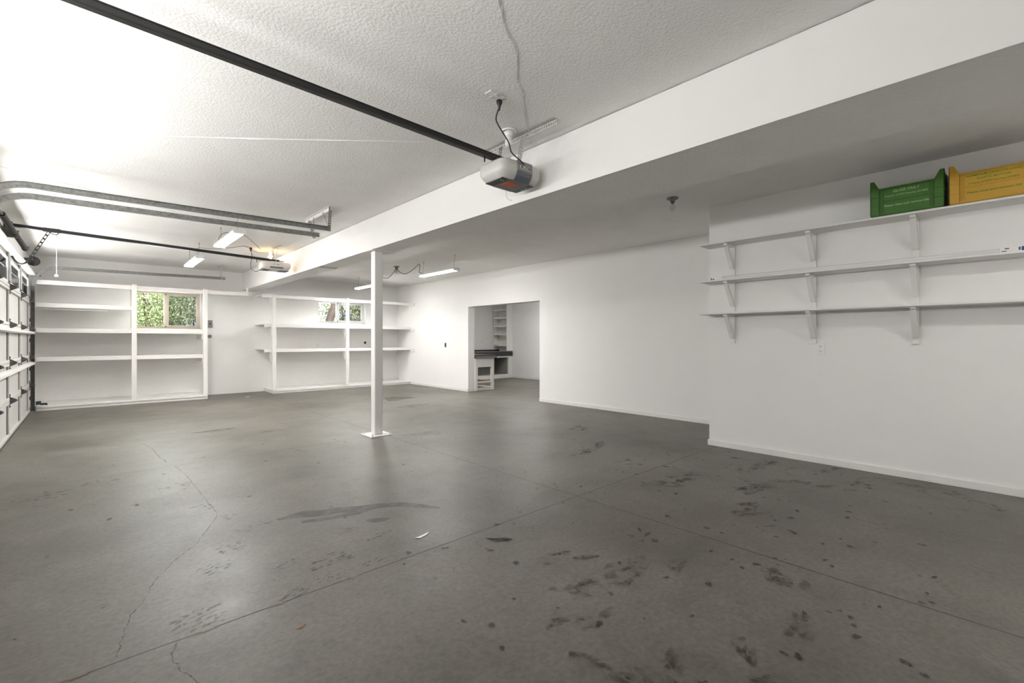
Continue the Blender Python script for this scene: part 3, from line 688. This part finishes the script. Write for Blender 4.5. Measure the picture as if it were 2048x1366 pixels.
def shoplight():
    L = 1.22; t = thing('shop_light', '', 'shop light', (0, 0, 0), 'hanging shop lights')
    n = 10; pr = []
    MB().prism([(-.075, 0), (-.062, .028), (-.03, .038), (.03, .038), (.062, .028), (.075, 0)], 'y', -L/2, L/2).build('housing', 'white', t, .002, local=True)
    MB().prism([(-.066, -.0005), (.066, -.0005), (.058, -.012), (.03, -.020), (-.03, -.020), (-.058, -.012)], 'y', -L/2+.035, L/2-.035).build('diffuser', 'tube', t, local=True)
    for s_ in (-1, 1): MB().box(-.07, .07, s_*(L/2-.016)-.016, s_*(L/2-.016)+.016, -.022, .0).build('end_cap', 'white', t, .003, local=True)
    return t
sl = shoplight(); sl.location = (1.395, 7.11, 2.60); sl['label'] = 'lit shop light nearest the twin door tracks'
def strings(t, x, y0, y1, zl, zc, dy=.0):
    for y, yy in ((y0, y0+dy), (y1, y1+dy)):
        MB().tube([(x, y, zl+.035), (x, yy, zc-.01)], .0022, 5).build('hanging_chain', 'greycord', t)
        MB().box(x-.004, x+.004, yy-.004, yy+.004, zc-.02, zc-.0005).build('ceiling_hook', 'hinge', t)
sl2 = dup(sl, (1.355, 9.53, 2.60), 'lit shop light hanging beyond the far opener rail')
sl3 = dup(sl, (4.99, 7.50, 2.55), 'lit shop light hanging right of the white column')
sl4 = dup(sl, (4.99, 10.55, 2.55), 'lit shop light partly hidden behind the white column')
sl_room_fill = dup(sl, (8.7, 8.9, 2.70), 'added shop light brightening the workroom beyond the doorway')  # unseen lamp, added to brighten the workroom walls
sl_fill = dup(sl, (3.55, -.86, 2.55), 'added dim shop light behind the viewer as fill')  # unseen lamp, added as fill for the near right wall
for c in sl_fill.children:
    if c.name.startswith('diffuser'): c.data = c.data.copy(); c.data.materials[0] = M['tube_fill']
strings(sl, 1.395, 6.62, 7.6, 2.60, CL); strings(sl2, 1.355, 9.05, 10.0, 2.60, CL); strings(sl3, 4.98, 6.98, 8.05, 2.55, CR, -.04); strings(sl4, 4.98, 10.05, 11.05, 2.55, CR, -.04); strings(sl_fill, 3.55, -1.3, -.42, 2.55, CR); strings(sl_room_fill, 8.7, 8.45, 9.35, 2.70, CR)
cordpart('power_cord', [(4.98, 8.05, 2.60), (4.93, 8.10, 2.62), (4.97, 8.14, 2.70), (4.96, 8.16, 2.80), (4.93, 8.35, 2.70), (4.90, 8.6, 2.64), (4.88, 8.80, 2.70), (4.875, 8.90, 2.79)], .006, 'cord', sl3)
cordpart('power_cord', [(4.98, 10.1, 2.60), (4.95, 10.0, 2.78), (4.93, 9.7, 2.68), (4.90, 9.35, 2.63), (4.88, 9.1, 2.70), (4.875, 8.95, 2.79)], .006, 'cord', sl4)
cordpart('power_cord', [(1.39, 7.68, 2.63), (1.40, 7.72, 2.74), (1.5, 7.75, 2.82), (1.72, 7.8, 2.83), (1.95, 8.1, 2.77), (2.1, 8.4, 2.755), (2.25, 8.75, 2.80), (2.37, 8.93, 2.82)], .004, 'greycord', sl)
cordpart('power_cord', [(1.36, 9.1, 2.63), (1.37, 9.3, 2.70), (1.40, 9.45, 2.83), (1.55, 9.2, 2.80), (1.75, 8.9, 2.80), (1.95, 8.75, 2.83), (2.08, 8.78, 2.78), (2.2, 8.85, 2.77), (2.32, 8.9, 2.80), (2.37, 8.96, 2.82)], .004, 'greycord', sl2)

# ================================================================== COLUMN
col = thing('support_column', 'white square steel column bolted to the floor under the beam', 'column', (2.815, 5.68, 0))
MB().box(2.757, 2.873, 5.622, 5.738, .012, 2.42).build('post', 'white', col, .012)
MB().box(2.66, 2.97, 5.525, 5.835, .001, .013).build('base_plate', 'white', col, .002)
MB().box(2.70, 3.02, 5.57, 5.79, 2.418, 2.4295).build('cap_plate', 'white2', col, .001)
for x, y in ((2.69, 5.555), (2.94, 5.555), (2.69, 5.805), (2.94, 5.805)):
    MB().lathe([(.016, .013), (.016, .024), (.008, .026), (.008, .04), (0, .04)], (x, y, 0), 'z', 6, flat=True).build('anchor_bolt', 'white', col)

# ================================================================== SHELVING ON THE FAR WALL
YS = 11.60
r1 = thing('shelving_unit', 'tall white built-in shelving framing the garden window beside the garage door', 'shelving', (.6, 12.0, 0), 'white built-in shelving on the far wall')
def shelf(par, x0, x1, zt, fh=.078, y0=YS, mat='white2', name='shelf'):
    s_ = MB().box(x0, x1, y0+.022, YF-.002, zt-.02, zt).build(name, mat, par, .001)
    MB().box(x0, x1, y0, y0+.02, zt-fh, zt+.001).build('front_board', mat, s_, .002)
    return s_
shelf(r1, -.655, 2.66, 2.315); shelf(r1, -.655, .68, 1.985-.075+.0, .075); shelf(r1, -.655, 1.82, 1.462); shelf(r1, -.655, 1.82, .952)
MB().box(-.655, .28, 11.68, 11.70, 1.80, 1.835).build('shelf_cleat', 'white2', r1, .001)
MB().box(-.655, 1.885, 11.575, 11.615, .004, .052).box(-.655, 1.885, 11.56, 11.615, .056, .098).box(-.655, 1.87, 11.615, 11.65, .004, .056).box(-.655, 1.87, 11.615, YF-.002, .058, .096).build('base_platform', 'white', r1, .002)
for x in (.635, 1.804): MB().box(x, x+.078, 11.562, 11.598, .099, 2.335).build('post', 'white', r1, .002)
MB().box(2.62, 2.66, 11.62, 11.66, 2.316, 2.425).build('hanger_block', 'white2', r1, .001)
for z in (1.28, .78): MB().box(1.79, 1.803, 11.60, 12.3, z, z+.09).build('gusset', 'white2', r1, .001)
r2 = thing('shelving_unit', 'long white built-in shelving in the far corner behind the column', 'shelving', (4.9, 12.0, 0), 'white built-in shelving on the far wall')
shelf(r2, 2.94, 6.79, 2.312, .075, 11.62); shelf(r2, 2.99, 6.79, 1.628, .075, 11.62); shelf(r2, 2.99, 6.79, 1.045, .075, 11.62)
MB().box(3.18, 6.785, 11.635, 11.67, .004, .045).box(3.175, 6.785, 11.62, 11.67, .049, .088).box(3.18, 6.785, 11.67, YF-.002, .004, .086).build('base_platform', 'white', r2, .002)
for x in (3.152, 4.895): 
    MB().box(x, x+.08, 11.58, 11.618, .089, 2.33).build('post', 'white', r2, .002)
    for z in (2.312, 1.628, 1.045): MB().prism([(11.62, z-.078), (11.62, z-.30), (11.66, z-.28), (11.85, z-.078)], 'x', x-.018, x-.001).build('gusset', 'white2', r2, .001)
for z in (2.21, 1.50, .92): MB().box(6.774, 6.793, 11.42, 11.615, z, z+.085).build('wall_cleat', 'white', r2, .001)
tag(MB().box(6.25, 6.70, 12.18, 12.24, .088, .135).box(6.235, 6.25, 12.175, 12.245, .088, .14).box(6.70, 6.715, 12.175, 12.245, .088, .14).build('metal_bar', 'galvlight', None, .002), 'short grey metal bar lying on the corner shelving base', 'metal bar')

# ================================================================== WALL SHELVES ON THE RIGHT
XS = 5.19
ws = thing('wall_shelf', 'three long white wall shelves on wooden brackets on right wall', 'wall shelf', (XN, .9, 1.2))
for z in (2.352, 1.930, 1.560):
    MB().box(XS, XN-.001, -.75, 2.44, z-.018, z).build('shelf_board', 'white2', ws, .002)
for y in (2.16, 1.36, .571):
    MB().box(XN-.02, XN-.001, y-.023, y+.023, 1.215, 2.333).build('wall_strip', 'white', ws, .001)
    for z in (2.334, 1.912, 1.542):
        b = MB().box(5.235, XN-.02, y-.02, y+.02, z-.020, z-.0005).build('bracket', 'white', ws, .001)
        d = MB(); d.bar((5.262, y, z-.028), (XN-.036, y, z-.265), (0, 1, 0), .042, (1, 0, .75), .034); d.build('diagonal_brace', 'white', b, .001)
ws['label'] = 'three long white wall shelves on wooden brackets on right wall'

def crate(y0, y1, z, mat, label, lines, pmat):
    x0, x1 = 5.185, XN-.012; H = .315; lo = .245
    t = thing('recycling_crate', label, 'crate', ((x0+x1)/2, (y0+y1)/2, z), 'recycling crates on the top wall shelf')
    cw = .062
    def side(xa, xb):   # long sides: panel between corner posts, notched top
        m = MB(); m.box(xa, xb, y0+cw, y1-cw, z+.012, z+lo)
        return m
    for xa, s_ in ((x0+.010, 1), (x1-.016, -1)):
        side(xa, xa+.006).build('side_panel', mat, t, .001)
        r = MB().box(xa-.008, xa+.010, y0+cw*.9, y1-cw*.9, z+lo-.012, z+lo).box(xa-.006, xa+.006, y0+.02, y1-.02, z+.010, z+.022)
        r.box(xa-.004, xa, y0+cw, y1-cw, z+.125, z+.130)
        for yy in (y0+cw+.004, y0+cw+.022, y1-cw-.010, y1-cw-.028): r.box(xa-.006, xa, yy, yy+.006, z+.02, z+lo-.01)
        r.build('rim_and_ribs', mat, t, .0015)
    for xa, xb in ((x0, x0+.05), (x1-.05, x1)):
        for ya, yb, sg in ((y0, y0+cw, 1), (y1-cw, y1, -1)):
            m = MB(); xf = xa if xa == x0 else xb-.006
            inner = yb if sg > 0 else ya; outer = ya if sg > 0 else yb; mid = outer+sg*cw*.45
            m.prism([(outer, z+.01), (inner, z+.01), (inner, z+lo), (mid, z+H), (outer, z+H)], 'x', xf, xf+.006)
            m.box(xa, xb, outer, outer+sg*.006, z+.01, z+H)
            m.box(xa-.003, xa+.001, min(outer, inner), max(outer, inner), z+.085, z+.089).box(xa-.003, xa+.001, min(outer, inner), max(outer, inner), z+.165, z+.169)
            m.build('corner_post', mat, t, .0015)
    for ya in (y0, y1-.006):
        m = MB().box(x0+.05, x1-.05, ya, ya+.006, z+.012, z+.17).box(x0+.05, x1-.05, ya, ya+.006, z+.215, z+.30).box(x0+.05, x0+.09, ya, ya+.006, z+.17, z+.215).box(x1-.09, x1-.05, ya, ya+.006, z+.17, z+.215)
        m.build('end_panel', mat, t, .0015)
    MB().box(x0+.012, x1-.012, y0+.008, y1-.008, z+.004, z+.012).build('base', mat, t)
    for ya in (y0+.03, y1-.05):
        for xa in (x0+.02, x1-.04): MB().box(xa, xa+.02, ya, ya+.02, z+.0005, z+.005).build('foot', mat, t)
    yc = (y0+y1)/2
    for i, (body, zz_, size, bold) in enumerate(lines):
        text('printed_text', body, size, pmat, t, (x0+.0095, yc-.0, z+zz_), (0, -1, 0), (0, 0, 1), bold=bold, shear=.15)
    return t
zsh = 2.352
crate(.366, .855, zsh, 'green', 'green plastic recycling crate printed GLASS ONLY on the top wall shelf',
      [('GLASS ONLY', .205, .030, .0002), ('Property of NEW Recycling 329-8822', .168, .0185, 0), ('Please rinse and remove lids', .085, .026, .0002)], 'paleprint')
crate(-.165, .340, zsh, 'yellow', 'yellow plastic recycling crate with green lettering at the right edge',
      [('ALUMINUM CANS\u2022TIN CANS\u2022', .212, .0235, .0003), ('PLASTIC BOTTLES', .183, .0235, .0003), ('Property of NEW Recycling 329-8822', .152, .018, .0002), ('Please rinse and remove lids', .080, .026, .0003)], 'greenprint')
# two fluorescent tubes in end sleeves on the middle shelf
ztu = 1.930
for k, (xt, lab) in enumerate(((5.262, 'front fluorescent tube lying on the middle wall shelf'), (5.302, 'rear fluorescent tube lying on the middle wall shelf'))):
    t = thing('fluorescent_tube', lab, 'fluorescent tube', (xt, 1.1, ztu), 'fluorescent tubes on the middle wall shelf')
    MB().tube([(xt, -.20, ztu+.019), (xt, 2.30, ztu+.019)], .0185, 14).build('tube', 'plastic', t)
    MB().box(xt-.0195, xt+.0195, 2.20, 2.31, ztu+.0005, ztu+.039).build('end_sleeve', 'paper', t, .002)
    MB().box(xt-.0195, xt+.0195, -.12, .052, ztu+.0005, ztu+.044).build('end_sleeve', 'paper', t, .002)
    if k == 0:
        MB().box(xt-.0205, xt-.0195, -.10, -.06, ztu+.006, ztu+.038).box(xt-.0205, xt-.0195, -.055, -.045, ztu+.012, ztu+.036).box(xt-.0205, xt-.0195, .005, .028, ztu+.026, ztu+.034).box(xt-.0205, xt-.0195, .018, .045, ztu+.008, ztu+.014).build('printed_marking', 'blueink', t)
        MB().box(xt-.0205, xt-.0195, 2.285, 2.300, ztu+.004, ztu+.02).build('printed_marking', 'dark', t)
    MB().tube([(xt, 2.31, ztu+.019), (xt, 2.325, ztu+.019)], .012, 10).build('end_cap', 'dark', t)

# ================================================================== WORKROOM BEYOND THE DOORWAY
cb = thing('workbench', 'low grey-white workbench with dark top just inside the doorway', 'workbench', (7.3, 9.8, 0))
y0 = 8.90
MB().box(6.995, 7.66, y0-.02, 11.25, .86, .885).build('worktop', 'counter', cb, .002)
MB().box(7.0, 7.64, y0-.03, y0-.02, .80, .862).build('top_edge', 'counterlight', cb)
MB().box(7.0, 7.60, y0, y0+.03, .58, .80).box(7.0, 7.62, y0+.03, 11.2, .62, .80).build('apron', 'white2', cb, .002)
for x, y in ((7.53, y0), (7.0, y0), (7.53, 11.15), (7.0, 11.15)): MB().box(x, x+.07, y, y+.07, .002, .58).build('leg', 'white', cb, .002)
MB().box(7.072, 7.528, y0+.021, 11.14, .205, .225).build('lower_shelf', 'ply', cb); MB().box(7.071, 7.529, y0+.001, y0+.02, .19, .228).build('shelf_edge', 'white', cb)
MB().box(7.0, 7.60, y0+.03, 11.2, .002, .07).build('plinth', 'white2', cb)
cn = thing('base_cabinet', 'white open-fronted counter cabinet with black edge in workroom', 'cabinet', (9.3, 11.6, 0))
MB().box(7.70, 10.455, 11.30, 11.995, .84, .875).build('worktop', 'counterlight', cn, .002)
MB().box(7.70, 10.455, 11.285, 11.30, .73, .872).build('worktop_edge', 'counter', cn, .002)
MB().box(7.70, 10.455, 11.975, 11.995, .876, .93).build('backsplash', 'counter', cn)
MB().box(9.78, 10.455, 11.31, 11.33, .68, .73).build('drawer_rail', 'white', cn)
for x in (10.30, 8.88, 8.10): MB().box(x, x+.15 if x > 10 else x+.12, 11.32, 11.36, .10, .70).build('face_frame', 'white', cn, .001)
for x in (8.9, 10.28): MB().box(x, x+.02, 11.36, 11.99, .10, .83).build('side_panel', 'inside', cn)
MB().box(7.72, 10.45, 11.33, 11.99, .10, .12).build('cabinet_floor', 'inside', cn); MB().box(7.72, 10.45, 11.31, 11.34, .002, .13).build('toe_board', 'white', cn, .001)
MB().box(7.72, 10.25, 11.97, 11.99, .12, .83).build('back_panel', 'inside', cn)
MB().box(7.72, 8.9, 11.32, 11.34, .55, .84).build('apron', 'white2', cn)
tw = thing('bookcase', 'tall narrow white open bookcase standing on the workroom counter', 'bookcase', (10.33, 11.6, 1.0))
MB().box(10.20, 10.455, 11.30, 11.32, .90, 2.70).build('side_panel', 'white', tw, .001); MB().box(10.20, 10.455, 11.96, 11.98, 1.05, 2.70).build('side_panel', 'white', tw, .001)
MB().box(10.435, 10.455, 11.32, 11.96, 1.05, 2.70).build('back_panel', 'white2', tw)
for z in (1.05, 1.42, 1.70, 1.97, 2.23, 2.50): MB().box(10.20, 10.435, 11.32, 11.96, z, z+.055).build('shelf', 'white', tw, .001)
outlet((9.72, 12.0, 1.215), 'y-', 'white wall outlet above the workroom counter backsplash')
o_ = outlet((10.46, 10.63, 1.224), 'x-', 'white switch plate on the bare workroom wall', 'switch', slots=False)
MB().box(-.013, -.006, -.006, .006, -.012, .012).build('toggle', 'plastic', o_, local=True)

# ================================================================== LITTER ON THE FLOOR
def scrap(name, pts, z, mat, label, cat, h=.004):
    m = MB(); n = len(pts)
    vs = [(x, y, z+.0008+random.uniform(0, h)) for x, y in pts]; m.add(vs+[(x, y, v_[2]+.0012) for (x, y), v_ in zip(pts, vs)],
        [tuple(range(n))[::-1], tuple(range(n, 2*n))]+[(i, (i+1) % n, n+(i+1) % n, n+i) for i in range(n)])
    return tag(m.build(name, mat), label, cat)
scrap('paper_scrap', [(1.515, 2.545), (1.545, 2.525), (1.60, 2.535), (1.635, 2.565), (1.59, 2.555), (1.545, 2.550)], 0, 'paper', 'curled white paper scrap on the concrete floor', 'litter')
scrap('leaf', [(1.84, 2.235), (1.875, 2.19), (1.93, 2.165), (1.96, 2.115), (1.915, 2.13), (1.90, 2.155), (1.865, 2.165), (1.85, 2.20)], 0, 'leafdry', 'dark curled dry leaf on the concrete floor', 'leaf', .008)
scrap('bark_chip', [(.66, 2.09), (.69, 2.095), (.705, 2.105), (.69, 2.085)], 0, 'rust', 'tiny rust-coloured chip on floor near the joint', 'litter', .003)
scrap('paper_disc', [(2.60+.045*math.cos(k*.7), 11.40+.035*math.sin(k*.7)) for k in range(9)], 0, 'paper', 'small round white scrap on the floor by far wall', 'litter', .001)

# ================================================================== OUTSIDE
g = MB().box(-14, -.98, -12, 26, -.2, -.02); struct('ground', g, 'driveway')
struct('ground_garden', B(-.98, 20, 12.8, 26, -.3, -.05), 'soil')
def leaves(n, cx, cy, cz, rx, ry, rz, size, clumps=14):
    m = MB(); m.raw = True; cl = []
    for _ in range(clumps):
        while True:
            p = V((random.uniform(-1, 1), random.uniform(-1, 1), random.uniform(-1, 1)))
            if p.length < 1: break
        cl.append(V((cx+p.x*rx*.85, cy+p.y*ry*.85, cz+p.z*rz*.85)))
    vs, fs = [], []
    for i in range(n):
        c = random.choice(cl); s_ = .30*min(rx, rz)
        p = c+V((random.gauss(0, s_), random.gauss(0, min(s_, ry*.5)), random.gauss(0, s_)))
        d = V((random.gauss(0, 1), random.gauss(0, 1), random.gauss(0, .8)+.2)).normalized()
        u = d.cross(V((random.random(), random.random(), random.random()))).normalized(); L = size*random.uniform(.7, 1.5)
        o = len(vs); q = d.cross(u)*L*.06
        vs += [p, p+d*L*.5+u*L*.24+q, p+d*L, p+d*L*.5-u*L*.24+q]; fs.append((o, o+1, o+2, o+3))
    m.add(vs, fs); return m
def shrub(name, label, cx, cy, h, rx, ry, mat, n, size, cz=None, cat='shrub', clumps=26):
    t = thing(name, label, cat, (cx, cy, -.05))
    leaves(n, cx, cy, cz or h*.58, rx, ry, h*.5, size, clumps).build('foliage', mat, t)
    m = MB()
    for k in range(9):
        a = random.uniform(0, 6.28); e = V((cx+math.cos(a)*rx*.8, cy+math.sin(a)*ry*.6, h*random.uniform(.7, .98)))
        b = V((cx+random.uniform(-.15, .15), cy+random.uniform(-.1, .1), -.04)); mid = (b+e)/2+V((random.uniform(-.2, .2), random.uniform(-.2, .2), random.uniform(-.1, .2)))
        P = spline([b, mid, e], 6); m.tube(P, [.028*(1-.8*i/len(P)) for i in range(len(P))], 6)
        for j in range(4):
            p = P[random.randint(4, len(P)-2)]; m.tube([p, p+V((random.uniform(-.4, .4), random.uniform(-.3, .3), random.uniform(.1, .5)))], [.010, .003], 5)
    m.build('branches', 'bark', t); return t
shrub('shrub', 'bright green leafy shrub outside the left pane of garden window', 1.05, 14.6, 3.3, 1.0, .7, 'leaf', 19000, .05)
shrub('shrub', 'grey-green dense shrub outside the screened pane of garden window', 2.55, 15.0, 3.6, 1.2, .8, 'leaf2', 21000, .045)
shrub('shrub', 'tall leafy shrub behind the others outside the garden window', .4, 17.0, 4.6, 2.2, .9, 'leaf2', 8000, .12, clumps=40)
shrub('shrub', 'mixed green and yellow shrub outside the corner window', 6.8, 15.6, 3.6, 1.3, .8, 'leaf3', 14000, .065)
shrub('shrub', 'darker shrub at the right outside the corner window', 8.6, 16.4, 4.2, 1.6, .9, 'leaf', 8000, .10)
t = thing('tree', 'leaning brown tree trunk outside the corner window', 'tree', (5.45, 14.4, -.05))
MB().tube(spline([(5.25, 14.4, -.04), (5.42, 14.4, 1.2), (5.60, 14.4, 2.0), (5.95, 14.4, 2.9), (6.5, 14.5, 4.4)], 6), .115, 14).build('trunk', 'bark', t)
leaves(2500, 6.8, 15, 4.9, 1.6, 1.2, 1.0, .12, 18).build('foliage', 'leaf3', t)
